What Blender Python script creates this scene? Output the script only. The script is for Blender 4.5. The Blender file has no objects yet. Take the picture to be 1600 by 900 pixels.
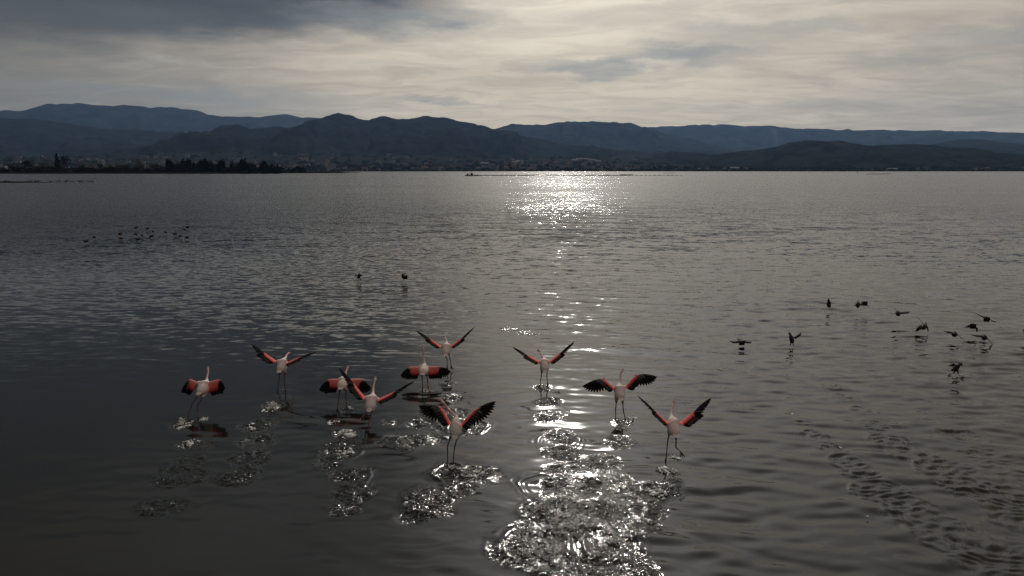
import bpy, bmesh, math, random
import numpy as np
from mathutils import Vector, Matrix
random.seed(4); rng = np.random.default_rng(7)
SC = bpy.context.scene
COL = SC.collection
R = math.radians

# ------------------------------------------------------------------ camera
CAM_H = 4.5                       # drone height above the lake
FPX = 1067.0                      # focal length in photo pixels (24 mm equivalent)
PITCH = math.atan((450 - 266) / FPX)
cam = bpy.data.cameras.new("camera"); cam_o = bpy.data.objects.new("camera", cam); COL.objects.link(cam_o)
cam.sensor_width = 36; cam.lens = 36 * FPX / 1600; cam.clip_start = 0.1; cam.clip_end = 120000
cam_o.location = (0, 0, CAM_H); cam_o.rotation_euler = (math.pi / 2 - PITCH, 0, 0)
SC.camera = cam_o
cA, sA = math.cos(PITCH), math.sin(PITCH)
def ray(px, py):
    x, y = (px - 800) / FPX, (450 - py) / FPX
    return Vector((x, cA + sA * y, -sA + cA * y))
def at(px, py, Y):
    d = ray(px, py); return Vector((0, 0, CAM_H)) + d * (Y / d.y)
def ground(px, py):
    d = ray(px, py); return Vector((0, 0, CAM_H)) + d * (-CAM_H / d.z)

# ------------------------------------------------------------------ light and exposure
SUN_AZ, SUN_EL = R(4.8), R(30)    # azimuth from +Y towards +X
sun = bpy.data.lights.new("sun", 'SUN'); sun.energy = 1.7; sun.angle = R(0.6); sun.color = (1.0, 0.93, 0.84)
sun_o = bpy.data.objects.new("sun", sun); COL.objects.link(sun_o)
sdir = Vector((math.sin(SUN_AZ) * math.cos(SUN_EL), math.cos(SUN_AZ) * math.cos(SUN_EL), math.sin(SUN_EL)))
sun_o.rotation_euler = sdir.to_track_quat('Z', 'Y').to_euler()
SC.view_settings.view_transform = 'Standard'; SC.view_settings.look = 'None'
SC.view_settings.exposure = 0; SC.view_settings.gamma = 1
SC.cycles.use_denoising = True; SC.cycles.denoising_prefilter = 'NONE'; SC.cycles.denoising_input_passes = 'RGB_ALBEDO_NORMAL'; SC.cycles.use_adaptive_sampling = False
SC.cycles.max_bounces = 6; SC.cycles.volume_bounces = 0
SC.cycles.sample_clamp_indirect = 6; SC.cycles.sample_clamp_direct = 0

# ------------------------------------------------------------------ node helper
class NT:
    def __init__(s, tree): s.t = tree; s.n = tree.nodes; s.l = tree.links
    def node(s, typ, **kw):
        n = s.n.new(typ)
        for k, v in kw.items(): setattr(n, k, v)
        return n
    def put(s, sock, v):
        if isinstance(v, bpy.types.NodeSocket): s.l.new(v, sock)
        elif v is not None: sock.default_value = v
    def m(s, op, a, b=None, c=None, clamp=False):
        n = s.node('ShaderNodeMath', operation=op, use_clamp=clamp)
        s.put(n.inputs[0], a); s.put(n.inputs[1], b); s.put(n.inputs[2], c)
        return n.outputs[0]
    def v(s, op, a, b=None, scale=None):
        n = s.node('ShaderNodeVectorMath', operation=op)
        s.put(n.inputs[0], a); s.put(n.inputs[1], b)
        if scale is not None: s.put(n.inputs['Scale'], scale)
        return n.outputs['Value'] if op in ('DOT_PRODUCT', 'LENGTH') else n.outputs[0]
    def xyz(s, x, y, z):
        n = s.node('ShaderNodeCombineXYZ')
        for i, q in enumerate((x, y, z)): s.put(n.inputs[i], q)
        return n.outputs[0]
    def sep(s, v):
        n = s.node('ShaderNodeSeparateXYZ'); s.put(n.inputs[0], v); return n.outputs
    def smooth(s, x, a, b, lo=0.0, hi=1.0):
        n = s.node('ShaderNodeMapRange', interpolation_type='SMOOTHSTEP')
        s.put(n.inputs[0], x); s.put(n.inputs[1], a); s.put(n.inputs[2], b); s.put(n.inputs[3], lo); s.put(n.inputs[4], hi)
        return n.outputs[0]
    def noise(s, vec, scale=1.0, detail=4, rough=0.5, dist=0.0):
        n = s.node('ShaderNodeTexNoise'); s.put(n.inputs['Vector'], vec)
        n.inputs['Scale'].default_value = scale; n.inputs['Detail'].default_value = detail
        n.inputs['Roughness'].default_value = rough; n.inputs['Distortion'].default_value = dist
        return n.outputs
    def mix(s, f, a, b):
        n = s.node('ShaderNodeMix', data_type='RGBA')
        s.put(n.inputs[0], f)
        s.put(n.inputs[6], a if isinstance(a, bpy.types.NodeSocket) else (*a, 1))
        s.put(n.inputs[7], b if isinstance(b, bpy.types.NodeSocket) else (*b, 1))
        return n.outputs[2]

# ------------------------------------------------------------------ sky: Nishita behind a sheet of cirrostratus
def build_world():
    w = bpy.data.worlds.new("World"); SC.world = w; w.use_nodes = True
    t = NT(w.node_tree); t.n.clear()
    d = t.node('ShaderNodeTexCoord').outputs['Generated']
    X, Y, Z = t.sep(d)
    K = 180 / math.pi
    az = t.m('MULTIPLY', t.m('ARCTAN2', X, Y), K)                    # degrees
    el = t.m('MULTIPLY', t.m('ARCSINE', t.m('MAXIMUM', t.m('MINIMUM', Z, 1.0), -1.0)), K)
    inv = t.m('DIVIDE', 1.0, t.m('ADD', t.m('MAXIMUM', Z, 0.0), 0.10))
    P = t.xyz(t.m('MULTIPLY', X, inv), t.m('MULTIPLY', Y, inv), 0.0)  # cloud plane seen in perspective
    n1 = t.noise(t.v('MULTIPLY', P, (0.55, 1.25, 1)), 1.0, 8, 0.55, 0.6)[0]
    n2 = t.noise(t.v('MULTIPLY', t.v('ADD', P, (7.3, 2.1, 0)), (1.5, 2.5, 1)), 1.5, 9, 0.60, 0.7)[0]
    n3 = t.noise(t.v('ADD', P, (3.3, 9.1, 0)), 0.35, 5, 0.5, 0.3)[0]
    # angular distance from the veiled sun: forward scattering in thin cloud
    ang = t.m('MULTIPLY', t.m('ARCCOSINE', t.m('MINIMUM', t.v('DOT_PRODUCT', d, tuple(sdir)), 0.99999)), K)
    glow = t.m('ADD', 0.275, t.m('MULTIPLY', 1.33, t.m('EXPONENT', t.m('MULTIPLY', ang, -1 / 19.0))))
    lit = t.m('MULTIPLY', glow, t.smooth(n2, 0.28, 0.72, 0.83, 1.11))
    lit = t.m('MULTIPLY', lit, t.smooth(n1, 0.25, 0.75, 0.88, 1.08))
    low = t.smooth(el, 0.0, 14.0, 0.0, 1.0)
    tint = t.mix(low, (1.0, 0.835, 0.57), (1.0, 0.89, 0.72))
    tint = t.mix(t.smooth(el, 13.0, 26.0), tint, (1.0, 0.965, 0.915))
    lit = t.m('MULTIPLY', lit, t.smooth(el, 12.0, 24.0, 1.0, 1.24))
    tint = t.mix(t.smooth(ang, 22.0, 48.0), tint, (1.0, 0.88, 0.725))
    cloud = t.v('SCALE', tint, None, lit)
    # warped angular coordinates for single cloud features
    wob = t.noise(t.xyz(t.m('MULTIPLY', az, 0.16), t.m('MULTIPLY', el, 0.55), 1.7), 1.0, 6, 0.58)[1]
    wx, wy, wz = t.sep(t.v('SUBTRACT', wob, (0.5, 0.5, 0.5)))
    azw = t.m('ADD', az, t.m('MULTIPLY', wx, 11.0)); elw = t.m('ADD', el, t.m('MULTIPLY', wy, 4.0))
    def blob(px, py, wpx, hpx, soft=0.1):
        r_ = ray(px, py); a0 = math.degrees(math.atan2(r_.x, r_.y)); e0 = math.degrees(math.asin(r_.normalized().z))
        da = t.m('DIVIDE', t.m('SUBTRACT', azw, a0), wpx / 18.6); de = t.m('DIVIDE', t.m('SUBTRACT', elw, e0), hpx / 18.6)
        q = t.m('SQRT', t.m('ADD', t.m('MULTIPLY', da, da), t.m('MULTIPLY', de, de)))
        return t.m('MULTIPLY', t.smooth(q, 1.5, soft, 0.0, 1.0), t.smooth(n2, 0.30, 0.62, 0.35, 1.25))
    # thick slate bank, upper left of the view and on overhead
    edge = t.m('ADD', 6.9, t.m('MULTIPLY', t.m('ADD', az, 36.0), 0.150))
    bank = t.smooth(t.m('SUBTRACT', t.m('ADD', elw, t.m('MULTIPLY', t.m('SUBTRACT', n1, 0.5), 5.0)), edge), -1.9, 2.6)
    bank = t.m('MULTIPLY', bank, t.smooth(azw, 3.0, -13.0))
    bank = t.m('MULTIPLY', bank, t.smooth(elw, 34.0, 14.0, 0.62, 1.0))
    bank = t.m('MULTIPLY', bank, t.smooth(n3, 0.2, 0.6, 0.93, 1.0))
    slate = t.v('SCALE', t.mix(n2, (0.032, 0.041, 0.052), (0.050, 0.060, 0.070)), None, t.smooth(n1, 0.2, 0.8, 0.85, 1.2))
    sky1 = t.mix(t.m('MULTIPLY', bank, 0.95), cloud, slate)
    # veil low on the left, towards the far range
    veil = t.m('MULTIPLY', t.smooth(az, -8.0, -30.0), t.smooth(el, 14.0, 2.0))
    sky1 = t.mix(t.m('MULTIPLY', veil, 0.78), sky1, (0.145, 0.142, 0.120))
    # gaps of bluish grey between the streaks
    gaps = [(975, 98, 120, 12, .55), (1090, 80, 110, 12, .45), (1210, 48, 130, 12, .38), (685, 158, 85, 5, .6), (900, 112, 80, 7, .45), (1040, 92, 60, 20, .3),
            (690, 24, 80, 12, .5), (600, 30, 140, 20, .45), (1460, 88, 80, 9, .4), (1580, 50, 90, 12, .4), (300, 150, 220, 12, .45), (1330, 160, 120, 9, .22), (60, 130, 140, 9, .2)]
    s = sky1
    for px, py, w_, h_, a_ in gaps:
        s = t.mix(t.m('MULTIPLY', blob(px, py, w_, h_), a_), s, (0.20, 0.225, 0.235))
    # brighter lenses and puffs
    for px, py, w_, h_, a_, c_ in [(1022, 102, 34, 13, .75, (0.66, 0.58, 0.46)), (1018, 112, 14, 8, .55, (0.42, 0.37, 0.31)), (555, 103, 55, 4, .5, (0.62, 0.56, 0.46)),
                                  (265, 100, 70, 7, .35, (0.42, 0.41, 0.36)), (340, 108, 40, 5, .3, (0.46, 0.43, 0.37)), (640, 134, 40, 3, .45, (0.70, 0.62, 0.46)), (930, 150, 260, 14, .3, (0.72, 0.62, 0.45))]:
        s = t.mix(t.m('MULTIPLY', blob(px, py, w_, h_), a_), s, c_)
    # broken streaks let the clear sky through
    hole = t.m('MULTIPLY', t.smooth(n2, 0.56, 0.74), t.smooth(n1, 0.5, 0.62))
    nish = t.node('ShaderNodeTexSky', sky_type='NISHITA', sun_disc=False, sun_elevation=SUN_EL, sun_rotation=SUN_AZ)
    nish.altitude = 0; nish.air_density = 1.0; nish.dust_density = 1.5
    clear = t.v('MULTIPLY', nish.outputs[0], (0.10, 0.10, 0.10))
    clear = t.v('MINIMUM', clear, (0.5, 0.5, 0.5))
    s = t.mix(t.m('MULTIPLY', t.m('MULTIPLY', hole, t.m('SUBTRACT', 1.0, bank)), 0.22), s, clear)
    bg = t.node('ShaderNodeBackground'); t.put(bg.inputs[0], t.v('SCALE', s, None, 10.0)); bg.inputs[1].default_value = 0.1
    out = t.node('ShaderNodeOutputWorld'); t.l.new(bg.outputs[0], out.inputs[0])
    w.cycles.sampling_method = 'MANUAL'; w.cycles.sample_map_resolution = 512
build_world()

# ------------------------------------------------------------------ object helpers
def link(o, parent=None):
    COL.objects.link(o)
    if parent is not None: o.parent = parent
    return o
def tag(o, label=None, cat=None, group=None, kind=None):
    for k, v in (('label', label), ('category', cat), ('group', group), ('kind', kind)):
        if v: o[k] = v
    return o
def empty(name, loc=(0, 0, 0), rz=0.0):
    o = bpy.data.objects.new(name, None); o.location = loc; o.rotation_euler = (0, 0, rz); o.empty_display_size = 0.1
    return link(o)
def mesh_obj(name, me, parent=None, loc=None):
    o = bpy.data.objects.new(name, me)
    if loc is not None: o.location = loc
    return link(o, parent)
def pymesh(name, verts, faces, mats=(), smooth=False, fmat=None):
    me = bpy.data.meshes.new(name); me.from_pydata([tuple(v) for v in verts], [], faces)
    for m in mats: me.materials.append(m)
    if fmat is not None: me.polygons.foreach_set('material_index', fmat)
    me.polygons.foreach_set('use_smooth', [smooth] * len(me.polygons)); me.update()
    return me
def grid_mesh(name, V, mat, wrap=False, smooth=True):
    """V: (rows, cols, 3)"""
    nr, nc = V.shape[:2]
    idx = np.arange(nr * nc).reshape(nr, nc)
    if wrap: a, b = idx, np.roll(idx, -1, 1)
    else: a, b = idx[:, :-1], idx[:, 1:]
    q = np.stack([a[:-1], b[:-1], b[1:], a[1:]], -1).reshape(-1, 4)
    me = bpy.data.meshes.new(name)
    me.vertices.add(nr * nc); me.vertices.foreach_set('co', V.reshape(-1).astype(np.float32))
    me.loops.add(q.size); me.loops.foreach_set('vertex_index', q.reshape(-1).astype(np.int32))
    me.polygons.add(len(q)); me.polygons.foreach_set('loop_start', np.arange(0, q.size, 4, dtype=np.int32))
    me.polygons.foreach_set('use_smooth', np.full(len(q), smooth)); me.materials.append(mat)
    me.update(calc_edges=True)
    return me
def material(name, color, rough=0.7, spec=0.3, metallic=0.0, var=None, scale=5.0, attr=None):
    """principled material with noise variation of the base colour"""
    m = bpy.data.materials.new(name); m.use_nodes = True
    t = NT(m.node_tree); b = t.n['Principled BSDF']
    b.inputs['Roughness'].default_value = rough; b.inputs['Specular IOR Level'].default_value = spec; b.inputs['Metallic'].default_value = metallic
    g = t.node('ShaderNodeNewGeometry').outputs['Position']
    n = t.noise(g, scale, 5, 0.6)[0]
    c2 = var or tuple(c * 0.6 for c in color)
    c = t.mix(t.smooth(n, 0.3, 0.7), c2, color)
    if attr:
        a = t.node('ShaderNodeVertexColor', layer_name=attr).outputs[0]
        mm = t.node('ShaderNodeMix', data_type='RGBA', blend_type='MULTIPLY'); mm.inputs[0].default_value = 1
        t.put(mm.inputs[6], a); t.put(mm.inputs[7], t.mix(t.smooth(n, 0.3, 0.7), (0.84, 0.79, 0.78), (1, 1, 1))); c = mm.outputs[2]
    t.put(b.inputs['Base Color'], c)
    return m

# value noise in numpy for terrain
def vnoise(x, y, seed):
    xi, yi = np.floor(x).astype(np.int64), np.floor(y).astype(np.int64)
    fx, fy = x - xi, y - yi
    fx, fy = fx * fx * fx * (fx * (fx * 6 - 15) + 10), fy * fy * fy * (fy * (fy * 6 - 15) + 10)
    def h(a, b):
        n = (a * 374761393 + b * 668265263 + seed * 1442695041) & 0x7fffffff
        n = ((n ^ (n >> 13)) * 1274126177) & 0x7fffffff
        return ((n ^ (n >> 16)) & 0xffff) / 65535.0
    return (h(xi, yi) * (1 - fx) + h(xi + 1, yi) * fx) * (1 - fy) + (h(xi, yi + 1) * (1 - fx) + h(xi + 1, yi + 1) * fx) * fy
def fbm(x, y, seed, octv=5):
    x = np.asarray(x, float); y = np.asarray(y, float)
    s = 0; a = 0.5
    for o in range(octv):
        s = s + a * (vnoise(x * 2 ** o, y * 2 ** o, seed + o * 17) - 0.5); a *= 0.5
    return s * 2
def sstep(x, a, b):
    t = np.clip((x - a) / (b - a), 0, 1); return t * t * (3 - 2 * t)

# ------------------------------------------------------------------ the lake
# places where feet and wings have churned the water: (px, py, half width px, strength)
CHURN = [
 (287,662,16,.7),(297,694,18,.7),(283,745,36,.55),(255,795,34,.45),(318,700,14,.3),(300,720,22,.5),
 (428,634,14,.7),(405,664,24,.9),(402,690,26,.7),(388,716,30,.7),(372,745,30,.6),(425,690,12,.4),
 (545,640,10,.5),(538,678,16,.8),(528,700,26,.85),(520,722,24,.8),(548,742,26,.8),(552,770,26,.7),(540,795,22,.35),(572,735,14,.4),(600,690,16,.4),(610,660,12,.4),
 (668,612,12,.7),(675,640,18,.8),(662,660,22,.9),(640,690,24,1.),(680,685,22,1.),(700,600,12,.9),(708,622,18,1.),(700,645,26,1.),(728,668,30,.9),(690,665,24,1.),
 (703,738,24,.9),(740,742,34,.8),(715,765,24,.7),(668,780,32,.7),(648,808,24,.6),(690,800,18,.4),(765,735,14,.5),
 (848,606,14,.9),(858,628,20,1.),(862,652,24,1.),(872,680,30,1.),(880,708,30,1.),(872,735,26,.8),(890,760,40,1.),(880,800,54,1.),(850,835,56,1.),(830,862,56,1.),(905,830,40,1.),(880,885,56,1.),(950,800,36,1.),(970,830,44,1.),(960,860,50,1.),(930,885,56,1.),(990,885,44,.8),
 (972,660,14,.9),(965,690,24,1.),(938,725,32,1.),(955,755,28,.9),(985,770,30,.9),(905,730,24,.8),
 (1042,737,18,.9),(1030,768,28,1.),(1010,795,30,1.),(1000,825,30,.9),(1050,755,16,.6),
 (1240,645,8,.5),(1256,660,16,.6),(1272,680,20,.7),(1298,700,24,.7),(1322,722,28,.75),(1350,742,36,.8),(1385,768,44,.8),(1428,798,50,.75),(1480,832,58,.7),(1540,865,60,.6),
 (1275,592,9,.6),(1298,604,14,.7),(1318,620,18,.75),(1345,640,20,.75),(1368,665,24,.8),(1395,690,32,.8),(1432,715,40,.8),(1480,738,48,.8),(1530,762,54,.75),(1585,795,58,.7),
 (1452,628,16,.45),(1472,650,22,.5),(1500,680,34,.55),(1545,712,40,.55),(1595,745,44,.5),
 (795,514,15,.5),(815,520,12,.5),(836,523,8,.4),
 (1492,578,14,.6),(1294,480,8,.4),(1158,541,8,.3),(1237,541,8,.4),(562,438,8,.6),(632,441,8,.5),(1442,520,8,.3),
]
RINGS = [(283,745,36,.008),(372,745,30,.006),(528,710,34,.006),(552,745,30,.006),(728,668,34,.010),(870,690,36,.010),(880,800,52,.012),(850,760,40,.010),(975,790,40,.010),(955,845,50,.011),(838,850,60,.011),(668,780,34,.006),(703,738,28,.008),
 (1030,770,26,.007),(940,725,28,.008),(1272,680,20,.005),(1322,722,30,.006),(1385,768,46,.007),(1480,832,60,.007),(1345,640,20,.005),(1395,690,34,.006),(1480,738,50,.007),(1585,795,60,.006),(1500,680,36,.005),(405,664,24,.006),(640,690,26,.007),(1318,620,18,.005),(1298,604,14,.005),(1435,800,52,.006)]
def build_water():
    rows = [0.6, 2.0, 3.6, 5.0]
    while rows[-1] < 40: rows.append(rows[-1] * 1.0026)
    while rows[-1] < 300: rows.append(rows[-1] * 1.010)
    while rows[-1] < 17500: rows.append(rows[-1] * 1.05)
    r = np.array(rows)
    dense = np.linspace(R(-41), R(41), 700)
    rest = np.linspace(R(41), R(319), 62)[1:-1]
    th = np.concatenate([dense, rest])
    Rr, T = np.meshgrid(r, th, indexing='ij')
    x, y = Rr * np.sin(T), Rr * np.cos(T)
    z = np.zeros_like(x); churn = np.zeros_like(x)
    sel = Rr < 130
    n = int(sel.any(1).sum()); xs, ys, rs = x[:n], y[:n], Rr[:n]
    zz = np.zeros_like(xs)
    lx = sstep(ys, 6, 26); side = sstep(xs / np.maximum(ys, 1), -0.55, 0.35)
    calm = (0.20 + 0.80 * side) * (0.75 + 0.25 * lx)
    calm *= 0.66 + 0.38 * sstep(np.abs(xs / np.maximum(ys, 1) - 0.06), 0.04, 0.30)
    calm *= 1 + 0.75 * sstep(xs / np.maximum(ys, 1), 0.08, 0.4) * (1 - sstep(ys, 14, 30)) + 0.35 * (1 - sstep(ys, 9, 16)) * sstep(xs / np.maximum(ys, 1), -0.2, 0.0)
    calm *= 0.75 + 0.9 * np.clip(fbm(xs * 0.18, ys * 0.10, 31, 3) + 0.25, -0.3, 0.6)
    g = np.random.default_rng(11)
    wl = np.exp(g.uniform(np.log(0.22), np.log(1.5), 84))
    for L in wl:
        k = 2 * math.pi / L
        base = -0.27 if L > 0.6 else -0.06
        a = math.pi / 2 + base + g.normal(0, 0.22 if L > 0.6 else 0.32)
        slope = 0.0140 * (0.75 if L > .8 else 1.1)
        ph = g.uniform(0, 6.283)
        # let the crests wander so that no train runs straight through the picture
        arg = k * (xs * math.cos(a) + ys * math.sin(a)) + ph
        env = 0.6 + 0.8 * np.clip(vnoise(xs * 0.35 + ph * 9, ys * 0.22 + ph * 5, int(ph * 1000)), 0, 1)
        fade = np.clip(L / np.maximum(rs * 0.0065, 1e-3) - 1.0, 0, 1)
        zz += slope / k * np.sin(arg) * env * fade
    # long slow swell
    for L, am, a in ((2.6, .0040, 1.45), (3.7, .0050, 1.75), (1.9, .0030, 1.2)):
        k = 2 * math.pi / L; zz += am * np.sin(k * (xs * math.cos(a) + ys * math.sin(a)) + L)
    zz *= calm
    zz *= 1 - sstep(rs, 70, 130)
    ch = np.zeros_like(xs); chop = np.zeros_like(xs); comb = np.zeros_like(xs)
    warp1 = fbm(xs * 2.2, ys * 2.2, 5, 3); warp2 = fbm(xs * 3.2, ys * 2.6, 15, 3)
    for px, py, hw, st in CHURN:
        if px < 780: st = min(1.0, st + 0.25); hw *= 1.1
        c = ground(px, py); rad = hw / FPX * math.hypot(c.y, CAM_H) * 1.05
        m = (np.abs(xs - c.x) < rad * 1.6) & (np.abs(ys - c.y) < rad * 1.6)
        dd = np.hypot(xs[m] - c.x, ys[m] - c.y) / rad + warp1[m] * 0.5
        ch[m] = np.maximum(ch[m], st * (0.22 if px > 1150 else 1.0) * (1 - sstep(dd, 0.62, 1.20)) * (0.45 + 0.75 * np.clip(0.5 + 1.5 * warp2[m], 0, 1)))
        comb[m] = np.maximum(comb[m], st * (1.0 if px > 1150 else 0.0) * (1 - sstep(dd, 0.6, 1.2)))
        chop[m] = np.maximum(chop[m], st * (0.8 if px > 1150 else 1.6 if px < 780 else 1.1) * (1 - sstep(dd, 0.5, 1.25)))
    for px, py, hw, am in RINGS:
        c = ground(px, py); rad = hw / FPX * math.hypot(c.y, CAM_H)
        m = (np.abs(xs - c.x) < rad * 2) & (np.abs(ys - c.y) < rad * 2)
        ex, ey = xs[m] - c.x, ys[m] - c.y
        dd = np.hypot(ex * 1.05, ey) * (1 + 0.34 * warp1[m]) / rad
        an = np.arctan2(ey, ex); ph = px * 0.37 + py
        mod = 0.45 + 0.55 * (0.5 + 0.5 * np.sin(an + ph)) * (0.6 + 0.4 * np.sin(3 * an + 2 * ph))
        zz[m] += am * (3.4 if px > 1150 else 1.4 if px > 780 else 2.4) * mod * np.exp(-((dd - 0.98) / 0.11) ** 2)
        ch[m] *= 1 - 0.85 * mod * np.exp(-((dd - 0.93) / 0.09) ** 2)
        zz[m] += am * 0.5 * mod * np.exp(-((dd - 0.62) / 0.10) ** 2)
        zz[m] += am * 0.3 * np.exp(-((dd - 1.25) / 0.09) ** 2)
    # chop inside the churned water
    wv = 1.1 * fbm(xs * 0.8, ys * 0.8, 91, 3) + 0.25 * fbm(xs * 3, ys * 3, 92, 2)
    zz += comb * (0.0085 * np.sin(2 * math.pi / 0.17 * (ys + 0.30 * xs + wv * 0.5)) + 0.0058 * np.sin(2 * math.pi / 0.115 * (ys - 0.22 * xs + wv * 0.35)) + 0.006 * fbm(xs * 2.5, ys * 5, 93, 3))
    zz += chop * (0.016 * fbm(xs * 6.5, ys * 7.5, 77, 3) + 0.020 * fbm(xs * 2.2, ys * 4.0, 78, 3)) * (1 - sstep(rs, 20, 40))
    z[:n] = zz; churn[:n] = ch
    V = np.stack([x, y, z], -1)
    mat = water_material()
    me = grid_mesh("lake_water", V, mat, wrap=True)
    at_ = me.attributes.new("churn", 'FLOAT', 'POINT'); at_.data.foreach_set('value', churn.reshape(-1).astype(np.float32))
    bm = bmesh.new(); bm.from_mesh(me); bm.verts.ensure_lookup_table()
    nc = len(th); bm.faces.new([bm.verts[i] for i in range(nc)][::-1]).smooth = True
    bm.normal_update(); bm.to_mesh(me); bm.free()
    # faces must look up
    if me.polygons[1000].normal.z < 0: me.flip_normals()
    o = mesh_obj("lake_water", me); tag(o, "grey rippled lake water streaked with sun glitter", kind='structure')
    return o
def water_material():
    m = bpy.data.materials.new("lake water"); m.use_nodes = True
    t = NT(m.node_tree); b = t.n['Principled BSDF']
    b.inputs['Base Color'].default_value = (0.008, 0.008, 0.007, 1); b.inputs['IOR'].default_value = 1.333
    b.inputs['Roughness'].default_value = 0.11
    geo = t.node('ShaderNodeNewGeometry'); P, N = geo.outputs['Position'], geo.outputs['Normal']
    px_, py_, pz_ = t.sep(P)
    P2 = t.xyz(px_, py_, 0.0)
    r = t.v('LENGTH', P2)
    ch = t.node('ShaderNodeAttribute', attribute_name='churn').outputs['Fac']
    far = t.smooth(r, 24.0, 84.0)
    patch = t.noise(t.v('MULTIPLY', P2, (0.010, 0.035, 1)), 1.0, 4, 0.55, 0.4)[0]      # cat's-paws of wind
    patch = t.smooth(patch, 0.32, 0.66, 0.72, 1.16)
    lee = t.smooth(t.m('ADD', px_, t.m('MULTIPLY', py_, 0.42)), -7.0, 4.0, 0.0, 1.0)       # lee of the spit: calm near by, a dark squall line farther out
    patch = t.mix(lee, t.xyz(t.smooth(r, 26.0, 60.0, 0.36, 1.7), 0.0, 0.0), t.xyz(patch, 0.0, 0.0)); patch = t.sep(patch)[0]
    n_far = t.v('SUBTRACT', t.noise(t.v('MULTIPLY', P2, (0.9, 2.0, 1)), 2.6, 5, 0.68)[1], (0.5, 0.5, 0.5))
    n_mid = t.v('SUBTRACT', t.noise(t.v('MULTIPLY', P2, (1.0, 2.4, 1)), 2.0, 4, 0.6)[1], (0.5, 0.5, 0.5))
    n_chn = t.v('SUBTRACT', t.noise(P2, 30.0, 3, 0.6, 0.5)[1], (0.5, 0.5, 0.5))
    k_far = t.m('MULTIPLY', t.m('MULTIPLY', far, patch), 1.4)
    s = t.v('SCALE', n_far, None, k_far)
    s = t.v('ADD', s, t.v('SCALE', n_mid, None, t.m('MULTIPLY', t.m('MULTIPLY', patch, t.smooth(r, 8.0, 26.0)), 0.58)))
    n_big = t.v('SUBTRACT', t.noise(t.v('MULTIPLY', P2, (0.30, 0.85, 1)), 1.0, 3, 0.6)[1], (0.5, 0.5, 0.5))
    s = t.v('ADD', s, t.v('SCALE', n_big, None, t.m('MULTIPLY', patch, t.smooth(r, 24.0, 50.0, 0.0, 0.45))))
    n_ch2 = t.v('SUBTRACT', t.noise(t.v('MULTIPLY', P2, (0.8, 1.2, 1)), 12.0, 3, 0.6, 0.8)[1], (0.5, 0.5, 0.5))
    s = t.v('ADD', s, t.v('SCALE', n_chn, None, t.m('MULTIPLY', ch, 5.2)))
    s = t.v('ADD', s, t.v('SCALE', n_ch2, None, t.m('MULTIPLY', ch, 3.4)))
    s = t.v('MULTIPLY', s, (0.55, 1.0, 0.0))
    t.put(b.inputs['Normal'], t.v('NORMALIZE', t.v('SUBTRACT', N, s)))
    t.put(b.inputs['Roughness'], t.smooth(r, 20.0, 120.0, 0.08, 0.17))
    return m
build_water()

# ------------------------------------------------------------------ hills and mountains
m_forest = material("forested slope", (0.024, 0.026, 0.024), 0.95, 0.0, var=(0.007, 0.009, 0.009), scale=0.007)
m_far = material("far slope", (0.032, 0.035, 0.031), 0.95, 0.0, var=(0.008, 0.010, 0.010), scale=0.003)
m_plain = material("wooded town plain", (0.034, 0.033, 0.028), 0.95, 0.0, var=(0.013, 0.015, 0.013), scale=0.02)
m_bank = material("dark reed bank", (0.018, 0.016, 0.012), 0.95, 0.0, var=(0.008, 0.008, 0.007), scale=0.2)
def ridge(name, label, pts, D, front, back, mat, seed, rough=1.0, nx=420, nr=46):
    P = [at(px, py, D) for px, py in pts]
    xs = np.linspace(P[0].x, P[-1].x, nx); crest = np.interp(xs, [p.x for p in P], [p.z for p in P])
    ker = np.array([1, 2, 1]) / 4.0; crest = np.convolve(np.pad(crest, 1, mode='edge'), ker, 'valid')
    hmax = crest.max()
    crest = crest + rough * hmax * 0.024 * fbm(xs / (D * 0.012), xs * 0, seed, 6)
    t = np.concatenate([np.linspace(1, 0, nr), -np.linspace(0.08, 1, 12)])
    Tt, Xx = np.meshgrid(t, xs, indexing='ij')
    yy = np.where(Tt > 0, D - Tt * front, D - Tt * back)
    prof = np.where(Tt > 0, (1 - np.abs(Tt)) ** 1.35, (1 - np.abs(Tt)) ** 1.2)
    base = crest[None, :] * prof
    gul = fbm(Xx / (D * 0.035) + 0.6 * fbm(Xx / (D * .02), yy / (D * .05), seed + 3, 3), yy / (D * 0.10), seed + 9, 5)
    z = base + gul * hmax * 0.48 * np.sin(np.pi * np.clip(np.abs(Tt), 0, 1)) * (0.4 + 0.6 * prof) - 6 * np.abs(Tt)
    z = np.minimum(z, crest[None, :] * (0.999 - 0.25 * np.abs(Tt)) + 0.0)
    # keep perspective from lifting the front slope above the crest line
    me = grid_mesh(name, np.stack([Xx, yy, z], -1), mat)
    o = mesh_obj(name, me); tag(o, label, kind='structure'); return o
far_pts = [(-900,196),(-500,182),(-250,190),(-100,178),(0,173),(30,174),(60,168),(72,160.5),(100,163),(125,161),(145,165),(170,166),(195,163),(230,168),(280,168.5),(305,172.5),(325,178),(345,182),(370,180.5),(400,182),(430,181),(447,177),(465,182),(500,184),(600,196),(700,205),
           (900,208),(1000,200),(1020,199),(1060,197),(1110,194),(1150,196),(1190,195.5),(1250,201),(1320,203),(1380,202.5),(1440,204),(1600,206.5),(1800,204),(2100,212),(2500,207)]
ridge("far_mountains", "long blue mountain range along the skyline", far_pts, 15000, 5000, 2500, m_far, 3)
ridge("far_mountains", "blue flat topped mountain beside the dark central ridge", [(560,262),(640,240),(740,214),(770,202),(800,193.5),(850,194.5),(870,191),(905,189.5),(950,191),(985,192),(1000,197),(1060,214),(1150,233),(1230,252),(1290,262)], 11000, 3600, 3000, m_far, 8)
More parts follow.
